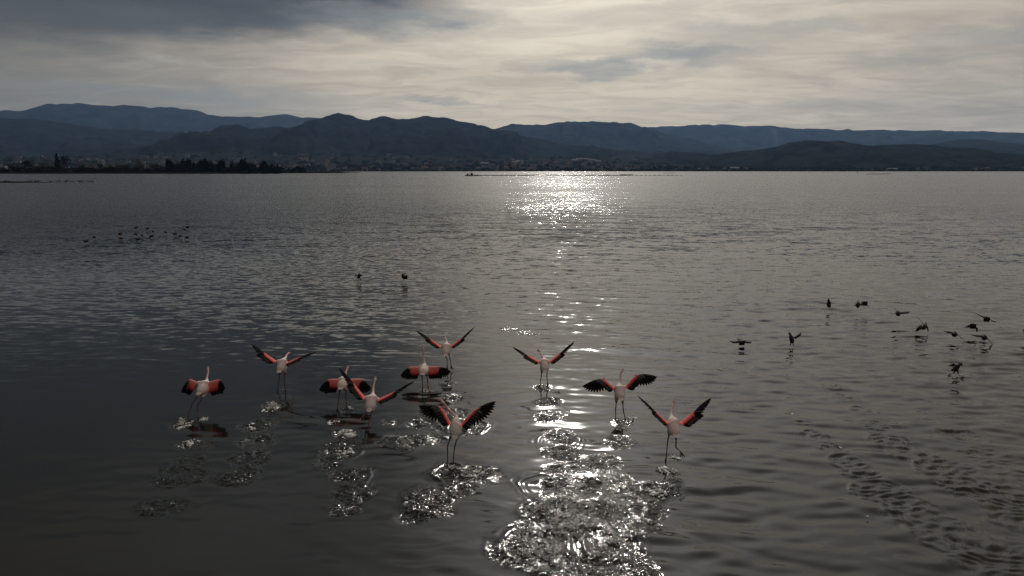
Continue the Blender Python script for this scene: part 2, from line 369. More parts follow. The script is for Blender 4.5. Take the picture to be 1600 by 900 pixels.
ridge("hills", "dark slope below the left blue range", [(-900,200),(-400,190),(-100,186),(0,184.5),(60,187),(110,193),(160,201),(220,204),(280,206),(330,214),(400,224),(470,240),(540,262)], 9500, 3600, 2500, m_forest, 12)
ridge("hills", "round hill behind the dark right hand headland", [(1380,262),(1430,235),(1460,224),(1500,217.5),(1530,217.5),(1570,223),(1620,227),(1750,220),(1900,232),(2300,228)], 8800, 2800, 2500, m_forest, 15)
ridge("hills", "dark central ridge with three rounded summits", [(180,262),(240,245),(290,226),(322,210),(345,197),(372,194),(390,200),(405,201),(430,198),(460,199.5),(480,194),(505,183),(530,175.5),(555,183),(575,188),(597,181.5),(620,186),(640,185),(660,181),(690,183),(710,188),(735,190),(765,200),(800,208),(850,218),(900,227),(1000,238),(1080,246),(1150,262)], 7200, 2900, 2000, m_forest, 21)
ridge("hills", "low dark headland hill on the right shore", [(930,264),(1000,255),(1060,247),(1100,243),(1150,238),(1210,230),(1235,222),(1265,219),(1290,221),(1312,219),(1345,227),(1400,226),(1440,225),(1480,229),(1510,240),(1545,251),(1620,256),(1720,262)], 4900, 1500, 1200, m_forest, 27)
# the town plain: rises from the far shore to the foot of the hills
def plain_h(x, y):
    x = np.asarray(x, float); y = np.asarray(y, float)
    shore = 2750 + 120 * fbm(x / 700, x * 0, 41, 3)
    k = 0.35 + 0.85 * np.clip(0.5 + fbm(x / 1500, y / 1800, 44, 3), 0, 1)
    side = 1.0 - 0.45 * sstep(x, 900, 2200)
    return -1.5 + 3.2 * sstep(y, shore - 40, shore + 60) + 150 * k * side * sstep(y, shore + 150, shore + 3600) + 5 * fbm(x / 160, y / 160, 47, 4) * sstep(y, shore + 60, shore + 500)
def build_plain():
    xs = np.linspace(-9000, 9000, 560); ys = np.concatenate([np.linspace(2450, 3300, 46), np.linspace(3330, 9200, 90)])
    Y_, X_ = np.meshgrid(ys, xs, indexing='ij')
    me = grid_mesh("town_plain", np.stack([X_, Y_, plain_h(X_, Y_)], -1), m_plain)
    tag(mesh_obj("town_plain", me), "dark wooded plain rising behind the far shore", kind='structure')
build_plain()
def spit_h(x, y):
    x = np.asarray(x, float); y = np.asarray(y, float)
    end = -335 + 0.10 * (y - 950)
    f = sstep(end - x, 0, 60) * sstep(y, 905 + 9 * fbm(x / 30, y * 0, 51, 3), 935) * (1 - sstep(y, 1400, 1500))
    tip = sstep(-262 - x, 0, 30) * sstep(y, 1060, 1090) * (1 - sstep(y, 1150, 1200)) * 0.5
    return -0.6 + 2.6 * np.maximum(f, tip) + 0.5 * fbm(x / 14, y / 14, 55, 3) * f
def build_spit():
    xs = np.linspace(-1800, -230, 420); ys = np.linspace(890, 1520, 70)
    Y_, X_ = np.meshgrid(ys, xs, indexing='ij')
    me = grid_mesh("spit_ground", np.stack([X_, Y_, spit_h(X_, Y_)], -1), m_bank)
    tag(mesh_obj("spit_ground", me), "low dark spit of land reaching in from the left", kind='structure')
    xs = np.linspace(-420, -150, 240); ys = np.linspace(240, 300, 60)
    Y_, X_ = np.meshgrid(ys, xs, indexing='ij')
    z = -0.20 + 0.55 * np.exp(-((Y_ - 262 - 5 * np.sin(X_ / 23)) / 6) ** 2) * sstep(-163 - X_, -2, 22) + 0.34 * np.exp(-((Y_ - 276 - 4 * np.sin(X_ / 17)) / 3.5) ** 2) * sstep(-178 - X_, -2, 30) + 0.10 * fbm(X_ / 6, Y_ / 3, 61, 4)
    me = grid_mesh("sandbar_ground", np.stack([X_, Y_, z], -1), m_bank)
    tag(mesh_obj("sandbar_ground", me), "thin dark mudbank just above the water", kind='structure')
build_spit()

# ------------------------------------------------------------------ vegetation
m_needle = material("dark needles", (0.014, 0.018, 0.013), 0.95, 0.0, var=(0.008, 0.010, 0.008), scale=0.6)
m_leaf = material("dull winter leaves", (0.028, 0.027, 0.018), 0.95, 0.0, var=(0.013, 0.014, 0.010), scale=0.4)
m_twig = material("bare brown twigs", (0.075, 0.055, 0.040), 0.9, 0.05, var=(0.045, 0.034, 0.026), scale=0.4)
m_bark = material("dark bark", (0.05, 0.04, 0.032), 0.95, 0.05, scale=3)
def tri_cloud(name, mat, n, sampler, size, g):
    """crown of small leaf faces; sampler(g) -> point in a unit-high crown"""
    V, F = [], []
    for i in range(n):
        c = sampler(g); s = size * g.uniform(0.6, 1.4)
        a = Vector(g.normal(size=3)).normalized(); b = a.cross(Vector(g.normal(size=3))).normalized()
        k = len(V); V += [c + a * s, c - a * s * .5 + b * s * .7, c - a * s * .6 - b * s * .7]; F.append((k, k + 1, k + 2))
    return pymesh(name, V, F, [mat])
def trunk_mesh(name, top, r0, limbs, g):
    V, F = [], []
    def tube(a, b, ra, rb, n=6):
        k = len(V); ax = (b - a).normalized(); u = ax.orthogonal().normalized(); w = ax.cross(u)
        for p, r in ((a, ra), (b, rb)):
            for i in range(n):
                q = 2 * math.pi * i / n; V.append(p + (u * math.cos(q) + w * math.sin(q)) * r)
        for i in range(n): F.append((k + i, k + (i + 1) % n, k + n + (i + 1) % n, k + n + i))
    tube(Vector((0, 0, -.04)), Vector((0, 0, top)), r0, r0 * .25)
    for i in range(limbs):
        z = top * g.uniform(.35, .8); q = g.uniform(0, 6.28)
        tube(Vector((0, 0, z)), Vector((math.cos(q) * .22, math.sin(q) * .22, z + .2)), r0 * .4, r0 * .1, 4)
    return pymesh(name, V, F, [m_bark], True)
g0 = np.random.default_rng(5)
def conifer_pt(g):
    t = g.uniform(0, 1) ** 1.4; z = .06 + t * .94
    tier = .75 + .25 * math.sin(z * 34)
    r = (1 - t) ** .8 * .19 * tier * math.sqrt(g.uniform(.2, 1)); q = g.uniform(0, 6.28)
    return Vector((r * math.cos(q), r * math.sin(q), z))
def broad_pts(seed, z0, wide):
    gg = np.random.default_rng(seed); cl = [(Vector((gg.normal(0, wide * .42), gg.normal(0, wide * .42), gg.uniform(z0 + .1, .88))), gg.uniform(.10, .2)) for _ in range(9)]
    def f(g):
        c, r = cl[g.integers(len(cl))]; v = Vector(g.normal(size=3)).normalized() * r * g.uniform(.5, 1.05)
        v.x *= 1.3; v.y *= 1.3; p = c + v; p.z = min(max(p.z, z0), 1.0); return p
    return f
CONIFER = [(tri_cloud("conifer crown", m_needle, 560, conifer_pt, .036, g0), trunk_mesh("conifer trunk", .9, .018, 0, g0)) for _ in range(4)]
BROAD = [(tri_cloud("broad crown", m_leaf, 480, broad_pts(60 + i, .22, .5), .035, g0), trunk_mesh("broad trunk", .6, .03, 5, g0)) for i in range(4)]
BARE = [(tri_cloud("bare crown", m_twig, 420, broad_pts(80 + i, .2, .55), .022, g0), trunk_mesh("bare trunk", .7, .03, 8, g0)) for i in range(3)]
SHRUB = [(tri_cloud("shrub crown", m_leaf, 220, broad_pts(90 + i, .02, .7), .06, g0), None) for i in range(3)]
def tree(name, px, py_top, D, kind, label, group, width=1.0, cat="tree", base=None):
    X = at(px, 268, D).x; zb = float(spit_h(X, D)) if base is None else base
    h = max(at(px, py_top, D).z - zb, 1.5)
    o = empty(name, (X, D, zb), random.uniform(0, 6.28)); o.scale = (h * width, h * width, h)
    tag(o, label, cat, group)
    cr, tr = random.choice(kind)
    mesh_obj("crown", cr, o)
    if tr: mesh_obj("trunk", tr, o)
    return o
px = 262.0
while px < 436:
    if not (352 < px < 360 or 401 < px < 406):
        top = 252 + 3.0 * math.sin(px * .21) + random.uniform(-2.5, 2.5) + (3 if px > 400 else 0)
        tree("conifer_tree", px, top, 960 + random.uniform(-8, 30), CONIFER, "dark conifer in the long first stretch of the straight row on the spit" if px < 355 else "dark conifer in the middle clump of the straight row on the spit" if px < 403 else "dark conifer in the short end clump of the straight row on the spit", "conifers in the row on the spit", random.uniform(1.15, 1.6))
    px += random.uniform(2.0, 2.9)
tree("conifer_tree", 91, 239.5, 990, CONIFER, "tall dark pointed conifer above the low scrub of the spit", None, 1.4)
tree("broadleaf_tree", 106, 240.5, 995, BROAD, "dense dark round tree touching the tall pointed conifer", None, .75)
tree("bare_tree", 216, 241, 1010, BARE, "large brown bare tree with a wide crown beside the conifer row", None, .95)
tree("broadleaf_tree", 41, 244, 1000, BROAD, "dark broad tree with a lopsided crown on the spit", None, .8)
tree("bare_tree", 68, 249, 1030, BARE, "small brown bare tree between two dark trees", None, .9)
for q in [random.uniform(-150, 262) for _ in range(46)] + [6, 18, 30, 52, 78, 120, 131, 145, 158, 170, 183, 196, 204, 232, 241, 250, -20, -45, -70, -100, -130]:
    k = random.choice([BROAD, BROAD, BARE])
    tree("broadleaf_tree" if k is BROAD else "bare_tree", q, random.uniform(252, 262), random.uniform(955, 1080), k,
         "low dark tree in the scrub on the spit" if k is BROAD else "low brown leafless tree in the scrub on the spit", "low trees in the scrub" if k is BROAD else "leafless trees in the scrub", random.uniform(.8, 1.2))
for i in range(230):
    q = random.uniform(-150, 475)
    tree("shrub", q, random.uniform(259.5, 266.5), random.uniform(936, 975) if q < 438 else random.uniform(1080, 1130), SHRUB, "low dark shrub at the water's edge of the spit", "shrubs along the spit's shore", random.uniform(1.4, 3.0), "shrub", base=0.6)
for i in range(26):
    q = random.uniform(45, 145) if i < 18 else random.uniform(-30, 45)
    D = random.uniform(258, 266)
    X = at(q, 284, D).x
    o = empty("reed_tuft", (X, D, 0.0), random.uniform(0, 6)); s = random.uniform(.5, 1.0); o.scale = (s * 2.4, s * 2, s)
    tag(o, "small dark reed tuft on the mudbank", "reeds", "reed tufts on the mudbank"); mesh_obj("blades", random.choice(SHRUB)[0], o)["kind"] = "stuff"
# woods on the far shore: a mass nobody could count
def far_woods():
    V, F = [], []
    g = np.random.default_rng(3)
    xs = g.uniform(-6500, 6500, 5200); ys = 2790 + np.abs(g.normal(0, 1, 5200)) ** 1.3 * 900
    zs = plain_h(xs, ys)
    for x, y, z in zip(xs, ys, zs):
        if z < 0.3 or y > 6500: continue
        s = g.uniform(5, 11) * (1.0 if y < 3300 else 1.5); w = s * g.uniform(.7, 1.8); k = len(V)
        n = 6; a0 = g.uniform(0, 6)
        for j in range(n):
            q = a0 + 6.283 * j / n; V.append((x + w * math.cos(q) * g.uniform(.7, 1.2), y + w * math.sin(q), z - 1))
        for j in range(n):
            q = a0 + 6.283 * (j + .5) / n; V.append((x + .75 * w * math.cos(q) * g.uniform(.7, 1.2), y + .75 * w * math.sin(q), z + s * g.uniform(.45, .8)))
        V.append((x + g.normal(0, w * .2), y, z + s))
        for j in range(n):
            j2 = (j + 1) % n; F += [(k + j, k + j2, k + n + j), (k + j2, k + n + j2, k + n + j), (k + n + j, k + n + j2, k + 2 * n)]
    me = pymesh("far_woods", V, F, [m_forest]); o = mesh_obj("far_woods", me)
    tag(o, "far dark woods spread between the houses of the plain", "woods", kind='stuff')
far_woods()

# ------------------------------------------------------------------ town
m_wall = [material("pale render", (0.31, 0.30, 0.285), .8, .2, scale=.2), material("grey render", (0.24, 0.24, 0.24), .8, .2, scale=.2), material("buff render", (0.25, 0.22, 0.18), .8, .2, scale=.2)]
m_roof = material("tile roof", (0.17, 0.085, 0.06), .8, .2, scale=.5); m_flat = material("flat grey roof", (0.18, 0.185, 0.19), .9, .1, scale=.3)
m_dark = material("dark window glass", (0.03, 0.035, 0.04), .2, .5)
def box_faces(V, F, M, x0, x1, y0, y1, z0, z1, mi):
    k = len(V)
    V += [(x0, y0, z0), (x1, y0, z0), (x1, y1, z0), (x0, y1, z0), (x0, y0, z1), (x1, y0, z1), (x1, y1, z1), (x0, y1, z1)]
    F += [(k, k + 1, k + 5, k + 4), (k + 1, k + 2, k + 6, k + 5), (k + 2, k + 3, k + 7, k + 6), (k + 3, k, k + 4, k + 7), (k + 4, k + 5, k + 6, k + 7), (k + 3, k + 2, k + 1, k)]; M += [mi] * 6
def house_mesh(w, d, h, wall, gabled):
    V, F, M = [], [], []
    box_faces(V, F, M, -w / 2, w / 2, -d / 2, d / 2, -3, h, 0)
    if gabled:
        k = len(V); e = .5; rh = d * .32
        V += [(-w / 2 - e, -d / 2 - e, h + .01), (w / 2 + e, -d / 2 - e, h + .01), (w / 2 + e, d / 2 + e, h + .01), (-w / 2 - e, d / 2 + e, h + .01), (-w / 2 - e, 0, h + rh), (w / 2 + e, 0, h + rh)]
        F += [(k, k + 1, k + 5, k + 4), (k + 2, k + 3, k + 4, k + 5), (k, k + 4, k + 3), (k + 1, k + 2, k + 5), (k + 3, k + 2, k + 1, k)]; M += [1] * 5
        box_faces(V, F, M, w * .2, w * .2 + .9, d * .1, d * .1 + .9, h + .3, h + rh + 1, 0)
    else:
        box_faces(V, F, M, -w / 2 - .3, w / 2 + .3, -d / 2 - .3, d / 2 + .3, h + .01, h + .7, 3)
    ns = max(1, int(h // 3)); nw = max(2, int(w // 3.2))
    for s in range(ns):
        for i in range(nw):
            cx = -w / 2 + (i + .5) * w / nw
            box_faces(V, F, M, cx - .6, cx + .6, -d / 2 - .06, -d / 2 + .1, s * 3 + .9, s * 3 + 2.3, 2)
    return pymesh("house", V, F, [wall, m_roof, m_dark, m_flat], fmat=M)
HOUSES = [house_mesh(12, 9, 6, m_wall[0], 1), house_mesh(14, 10, 6, m_wall[1], 1), house_mesh(11, 9, 9, m_wall[2], 1), house_mesh(18, 12, 12, m_wall[0], 0), house_mesh(16, 12, 15, m_wall[1], 0), house_mesh(22, 13, 9, m_wall[2], 0)]
placed = 0
tries = 0
while placed < 260 and tries < 4000:
    tries += 1
    r_ = random.random()
    q = random.uniform(-60, 520) if r_ < .5 else random.uniform(500, 1010) if r_ < .86 else random.uniform(1010, 1640)
    D = 2900 + abs(random.gauss(0, 1)) * 1300
    if D > 5200: continue
    X = at(q, 260, D).x; z = float(plain_h(X, D))
    if z < 1.2: continue
    if 1000 < q and D > 3300: continue
    i = random.randrange(6); gab = i < 3
    o = mesh_obj("house" if gab else "apartment_block", HOUSES[i], None, (X, D, z)); o.rotation_euler.z = random.uniform(-.6, .6)
    s = random.uniform(.9, 1.6); o.scale = (s * random.uniform(1, 1.5), s, s)
    if gab: tag(o, "far small house with a red tiled roof on the plain", "house", "houses of the far town")
    else: tag(o, "far flat roofed pale block among the houses on the plain", "building", "flat roofed blocks of the far town")
    placed += 1
# long pale sheds catching the light below the flat topped mountain, and a pale road climbing beside them
m_shed = material("pale sheet metal", (0.24, 0.24, 0.24), .9, .1, scale=.05)
def shed_mesh(w, d, h):
    V, F, M = [], [], []
    box_faces(V, F, M, -w / 2, w / 2, -d / 2, d / 2, -3, h, 0); k = len(V)
    V += [(-w / 2 - .4, -d / 2 - .4, h + .02), (w / 2 + .4, -d / 2 - .4, h + .02), (w / 2 + .4, d / 2 + .4, h + .02), (-w / 2 - .4, d / 2 + .4, h + .02), (-w / 2 - .4, 0, h + d * .12), (w / 2 + .4, 0, h + d * .12)]
    F += [(k, k + 1, k + 5, k + 4), (k + 2, k + 3, k + 4, k + 5), (k, k + 4, k + 3), (k + 1, k + 2, k + 5), (k + 3, k + 2, k + 1, k)]; M += [1] * 5
    return pymesh("shed", V, F, [m_wall[1], m_shed], fmat=M)
SH = shed_mesh(46, 24, 8)
for q, D in ((898, 4700), (905, 4850), (915, 4900), (925, 4820), (934, 4700), (806, 4300), (812, 4500), (757, 4100), (1148, 3350), (1395, 3150)):
    X = at(q, 250, D).x; z = float(plain_h(X, D)); o = mesh_obj("shed", SH, None, (X, D, z)); o.rotation_euler.z = random.uniform(-.4, .4)
    tag(o, "long far shed with a pale metal roof glinting on the plain", "shed", "metal roofed sheds on the plain")
def road():
    V, F = [], []
    pts = [(920, 4650), (930, 4300), (938, 4000), (942, 3700), (938, 3400), (930, 3150)]
    ctrl = [(at(q, 250, D).x, D) for q, D in pts]; n = 60
    for i in range(n):
        u = i / (n - 1) * (len(ctrl) - 1); a = min(int(u), len(ctrl) - 2); f = u - a
        x = ctrl[a][0] * (1 - f) + ctrl[a + 1][0] * f; y = ctrl[a][1] * (1 - f) + ctrl[a + 1][1] * f
        z = float(plain_h(x, y)) + 2.5
        V += [(x - 6, y, z), (x + 6, y, z), (x - 6, y, z - 5), (x + 6, y, z - 5)]
    for i in range(n - 1):
        k = i * 4; F += [(k, k + 1, k + 5, k + 4), (k + 2, k, k + 4, k + 6), (k + 1, k + 3, k + 7, k + 5)]
    me = pymesh("far_road", V, F, [material("pale road", (.20, .195, .185), .9, .1)]); tag(mesh_obj("far_road", me), "pale road climbing the plain by the metal sheds", kind='structure')
road()
# thin smoke rising in front of the far right range
def smoke():
    D = 7600; V, F = [], []; n = 8
    for j in range(9):
        f = j / 8; c = at(1210 + 3 * math.sin(f * 4) + 2 * f, 236 - 34 * f, D); r_ = (3 + 7 * f) / FPX * D * .5
        for i in range(n): V.append((c.x + r_ * math.cos(6.283 * i / n), c.y + r_ * math.sin(6.283 * i / n), c.z))
    for j in range(8):
        for i in range(n): F.append((j * n + i, j * n + (i + 1) % n, (j + 1) * n + (i + 1) % n, (j + 1) * n + i))
    F += [tuple(range(n))[::-1], tuple(range(8 * n, 9 * n))]
    m = bpy.data.materials.new("thin smoke"); m.use_nodes = True; t = NT(m.node_tree); t.n.remove(t.n['Principled BSDF'])
    v = t.node('ShaderNodeVolumePrincipled'); v.inputs['Density'].default_value = 0.0006; v.inputs['Color'].default_value = (.8, .8, .8, 1)
    t.l.new(v.outputs[0], t.n['Material Output'].inputs['Volume'])
    tag(mesh_obj("smoke", pymesh("smoke", V, F, [m])), "thin pale smoke column rising before the right mountain range", "smoke", kind='stuff')
smoke()

# ------------------------------------------------------------------ things out on the lake
m_hull = material("tarred hull", (0.035, 0.032, 0.030), .6, .4, scale=1.5); m_cab = material("weathered cabin paint", (0.09, 0.09, 0.085), .6, .4, scale=1.5)
m_cloth = material("dark work clothes", (0.03, 0.033, 0.04), .9, .1, scale=4)
def bm_box(bm, x0, x1, y0, y1, z0, z1):
    r_ = bmesh.ops.create_cube(bm, size=1); bmesh.ops.transform(bm, matrix=Matrix.Translation(((x0 + x1) / 2, (y0 + y1) / 2, (z0 + z1) / 2)) @ Matrix.Diagonal((x1 - x0, y1 - y0, z1 - z0, 1)), verts=r_['verts'])
def bm_obj(name, build, mat, parent=None, smooth=False):
    bm = bmesh.new(); build(bm); me = bpy.data.meshes.new(name); bm.to_mesh(me); bm.free(); me.materials.append(mat)
    me.polygons.foreach_set('use_smooth', [smooth] * len(me.polygons)); return mesh_obj(name, me, parent)
def cyl(bm, a, b, r0, r1=None, n=8):
    a, b = Vector(a), Vector(b); r1 = r0 if r1 is None else r1
    res = bmesh.ops.create_cone(bm, cap_ends=True, segments=n, radius1=r0, radius2=r1, depth=(b - a).length)
    bmesh.ops.transform(bm, matrix=Matrix.Translation((a + b) / 2) @ (b - a).to_track_quat('Z', 'Y').to_matrix().to_4x4(), verts=res['verts'])
def skin_mesh(name, verts, radii, edges, root, sub=1):
    me = bpy.data.meshes.new(name); me.from_pydata([tuple(v) for v in verts], edges, [])
    o = bpy.data.objects.new(name, me); COL.objects.link(o)
    mo = o.modifiers.new("skin", 'SKIN'); mo.use_smooth_shade = True
    for i, r_ in enumerate(radii):
        sv = me.skin_vertices[0].data[i]; rr = r_ if isinstance(r_, tuple) else (r_, r_); sv.radius = rr; sv.use_root = (i == root)
    if sub: s_ = o.modifiers.new("sub", 'SUBSURF'); s_.levels = sub; s_.render_levels = sub
    dg = bpy.context.evaluated_depsgraph_get(); dg.update()
    out = bpy.data.meshes.new_from_object(o.evaluated_get(dg)); out.name = name
    bpy.data.objects.remove(o); bpy.data.meshes.remove(me)
    out.polygons.foreach_set('use_smooth', [True] * len(out.polygons))
    return out
def barge():
    g = ground(737, 275); o = empty("work_boat", (g.x, g.y, 0), .12)
    tag(o, "dark low work boat with cabin at the end of the float line", "boat")
    def hull(bm):
        prof = [(-5.2, .9, .95), (-4.6, 1.3, .8), (-2, 1.6, .7), (2, 1.6, .7), (4.2, 1.35, .85), (5.4, .25, 1.35)]
        rows = []
        for x, w, zt in prof:
            rows.append([bm.verts.new(p) for p in ((x * .96, -w * .7, -.4), (x, -w, zt), (x, -w + .12, zt), (x, -w + .12 if w > .3 else 0, zt - .3), (x, w - .12 if w > .3 else 0.01, zt - .3), (x, w - .12, zt), (x, w, zt), (x * .96, w * .7, -.4))])
        for a, b in zip(rows, rows[1:]):
            for i in range(8): bm.faces.new((a[i], a[(i + 1) % 8], b[(i + 1) % 8], b[i]))
        bm.faces.new(rows[0][::-1]); bm.faces.new(rows[-1])
    bm_obj("hull", hull, m_hull, o)
    c = bm_obj("cabin", lambda bm: (bm_box(bm, -.9, 1.0, -.9, .9, .41, 2.3), bm_box(bm, -1.1, 1.2, -1.05, 1.05, 2.301, 2.42)), m_cab, o)
    for sx in (-.45, .5): bm_obj("window", lambda bm: bm_box(bm, sx - .3, sx + .3, -.93, -.88, 1.4, 2.0), m_dark, c)
    bm_obj("mast", lambda bm: (cyl(bm, (.1, 0, 2.43), (.1, 0, 4.2), .06, .03), cyl(bm, (-.5, 0, 3.5), (.7, 0, 3.5), .03)), m_hull, o)
    bm_obj("net_drum", lambda bm: (cyl(bm, (-3.2, -.7, 1.2), (-3.2, .7, 1.2), .75, n=14), bm_box(bm, -3.4, -3.0, -.95, -.75, .4, 1.5), bm_box(bm, -3.4, -3.0, .75, .95, .4, 1.5)), m_cab, o)
    for x, lab in ((2.6, "person in dark clothes standing at the bow of the work boat"), (-1.7, "person in dark clothes standing behind the work boat's cabin")):
        V = [(0, 0, .9), (0, 0, 1.15), (0, 0, 1.4), (0, 0, 1.52), (0, -.01, 1.64), (-.19, 0, 1.4), (-.24, -.05, 1.12), (-.2, -.2, .95), (.19, 0, 1.4), (.24, -.05, 1.12), (.2, -.2, .95), (-.1, 0, .85), (-.11, -.02, .46), (-.11, 0, .05), (-.12, -.15, .02), (.1, 0, .85), (.11, -.02, .46), (.11, 0, .05), (.12, -.15, .02)]
        E = [(0, 1), (1, 2), (2, 3), (3, 4), (2, 5), (5, 6), (6, 7), (2, 8), (8, 9), (9, 10), (0, 11), (11, 12), (12, 13), (13, 14), (0, 15), (15, 16), (16, 17), (17, 18)]
        rad = [.14, .13, .15, .06, .10, .065, .05, .04, .065, .05, .04, .09, .065, .05, .045, .09, .065, .05, .045]
        me = skin_mesh("person", V, rad, E, 0); me.materials.append(m_cloth)
        ca, sa_ = math.cos(.12), math.sin(.12)
        p = mesh_obj("person", me, None, (g.x + x * ca, g.y + x * sa_, .42)); p.rotation_euler.z = .4 * x; tag(p, lab, "person", "people on the work boat")
barge()
m_float = material("black plastic float", (0.025, 0.025, 0.025), .5, .4); m_rope = material("wet rope", (0.06, 0.05, 0.04), .9, .1)
def float_line():
    a, b = ground(748, 274.6), ground(1065, 274.4)
    o = empty("float_line", (a.x, a.y, 0)); tag(o, "long row of black floats on a rope across the sun's glitter", "float line")
    bm = bmesh.new(); bmesh.ops.create_uvsphere(bm, u_segments=8, v_segments=5, radius=1); me = bpy.data.meshes.new("float"); bm.to_mesh(me); bm.free(); me.materials.append(m_float)
    n = 92; P = []
    for i in range(n):
        f = i / (n - 1); p = (b - a) * f; p.y += 6 * math.sin(f * 5); p.z = .12; P.append(p)
        if 905 < 748 + f * 317 < 912 or 840 < 748 + f * 317 < 850: continue
        if f > .74 and i % 2: continue
        fl = mesh_obj("float", me, o, p); s = random.uniform(.5, .85); fl.scale = (s * 1.8, s, s * (1.0 if f < .74 else .6)); fl.rotation_euler.z = random.uniform(-.4, .4)
    V, F = [], []
    for p in P: V += [p + Vector((0, -.06, -.1)), p + Vector((0, .06, -.1)), p + Vector((0, 0, 0.02))]
    for i in range(n - 1):
        k = i * 3
        for j in range(3): F.append((k + j, k + (j + 1) % 3, k + 3 + (j + 1) % 3, k + 3 + j))
    mesh_obj("rope", pymesh("rope", V, F, [m_rope]), o)
float_line()
def raft(px_, py_, L, W, lab, posts=4):
    g = ground(px_, py_); o = empty("raft", (g.x, g.y, 0), random.uniform(-.15, .15)); tag(o, lab, "raft")
    n = max(5, int(L / 1.6))
    pl = pymesh("beam", *beam_data(L))
    pl.materials.append(m_hull)
    for i in range(5): mesh_obj("beam", pl, o, (0, -W / 2 + i * W / 4, .25))
    bm_obj("crossbeams", lambda bm: [bm_box(bm, -L / 2 + (i + .5) * L / n - .12, -L / 2 + (i + .5) * L / n + .12, -W / 2, W / 2, .401, .55) for i in range(n)], m_hull, o)["kind"] = "stuff"
    bm_obj("drums", lambda bm: [cyl(bm, (-L / 2 + (i + .5) * L / posts, -W / 2 + .4, .06), (-L / 2 + (i + .5) * L / posts, W / 2 - .4, .06), .3, n=10) for i in range(posts)], m_cab, o)["kind"] = "stuff"
def beam_data(L):
    V, F, M = [], [], []; box_faces(V, F, M, -L / 2, L / 2, -.15, .15, -.15, .15, 0); return V, F
raft(979, 273.2, 13, 4, "low dark floating raft at the far end of the float line")
raft(1045, 270.8, 16, 4, "small dark raft beyond the end of the float line", 5)
raft(1366, 272.2, 17, 4, "low dark raft under the headland, the wider of the pair", 5)
raft(1385, 271.8, 9, 3, "short dark raft under the headland, beside the wider raft", 3)
def marker():
    g = ground(1340, 270); o = empty("channel_marker", (g.x, g.y, 0)); tag(o, "dark upright channel marker post on the lake", "marker")
    bm_obj("post", lambda bm: cyl(bm, (0, 0, -1), (0, 0, 3.4), .35, .25), m_hull, o); bm_obj("topmark", lambda bm: cyl(bm, (0, 0, 3.401), (0, 0, 4.6), .7, .05), m_hull, o)
    bm_obj("float_collar", lambda bm: cyl(bm, (0, 0, -.4), (0, 0, .7), 1.1, .9, 12), m_hull, o)
marker()

# ------------------------------------------------------------------ birds
m_fbody = material("flamingo plumage", (1, 1, 1), .8, .15, scale=26, attr="col")
m_covert = material("scarlet coverts", (1, 1, 1), .85, .1, scale=30, attr="col")
m_flight = material("black flight feathers", (0.010, 0.009, 0.010), .9, .05, var=(0.015, 0.013, 0.013), scale=30)
m_beak = material("pink bill", (0.55, 0.25, 0.24), .5, .4, scale=40)
m_coot = material("sooty plumage", (0.012, 0.012, 0.013), .7, .2, var=(0.020, 0.019, 0.018), scale=20)
m_cbill = material("pale bill", (0.45, 0.42, 0.38), .5, .4, scale=40)
def lerp(a, b, f): return a + (b - a) * f
def spine(S, W, T, f):
    """wing bone line: shoulder, wrist, tip with a softened wrist"""
    if f < .5:
        p = lerp(S, W, f * 2)
    else:
        p = lerp(W, T, f * 2 - 1)
    k = max(0, 1 - abs(f - .5) / .22) ** 2
    return lerp(p, lerp(S, T, .5), .10 * k)
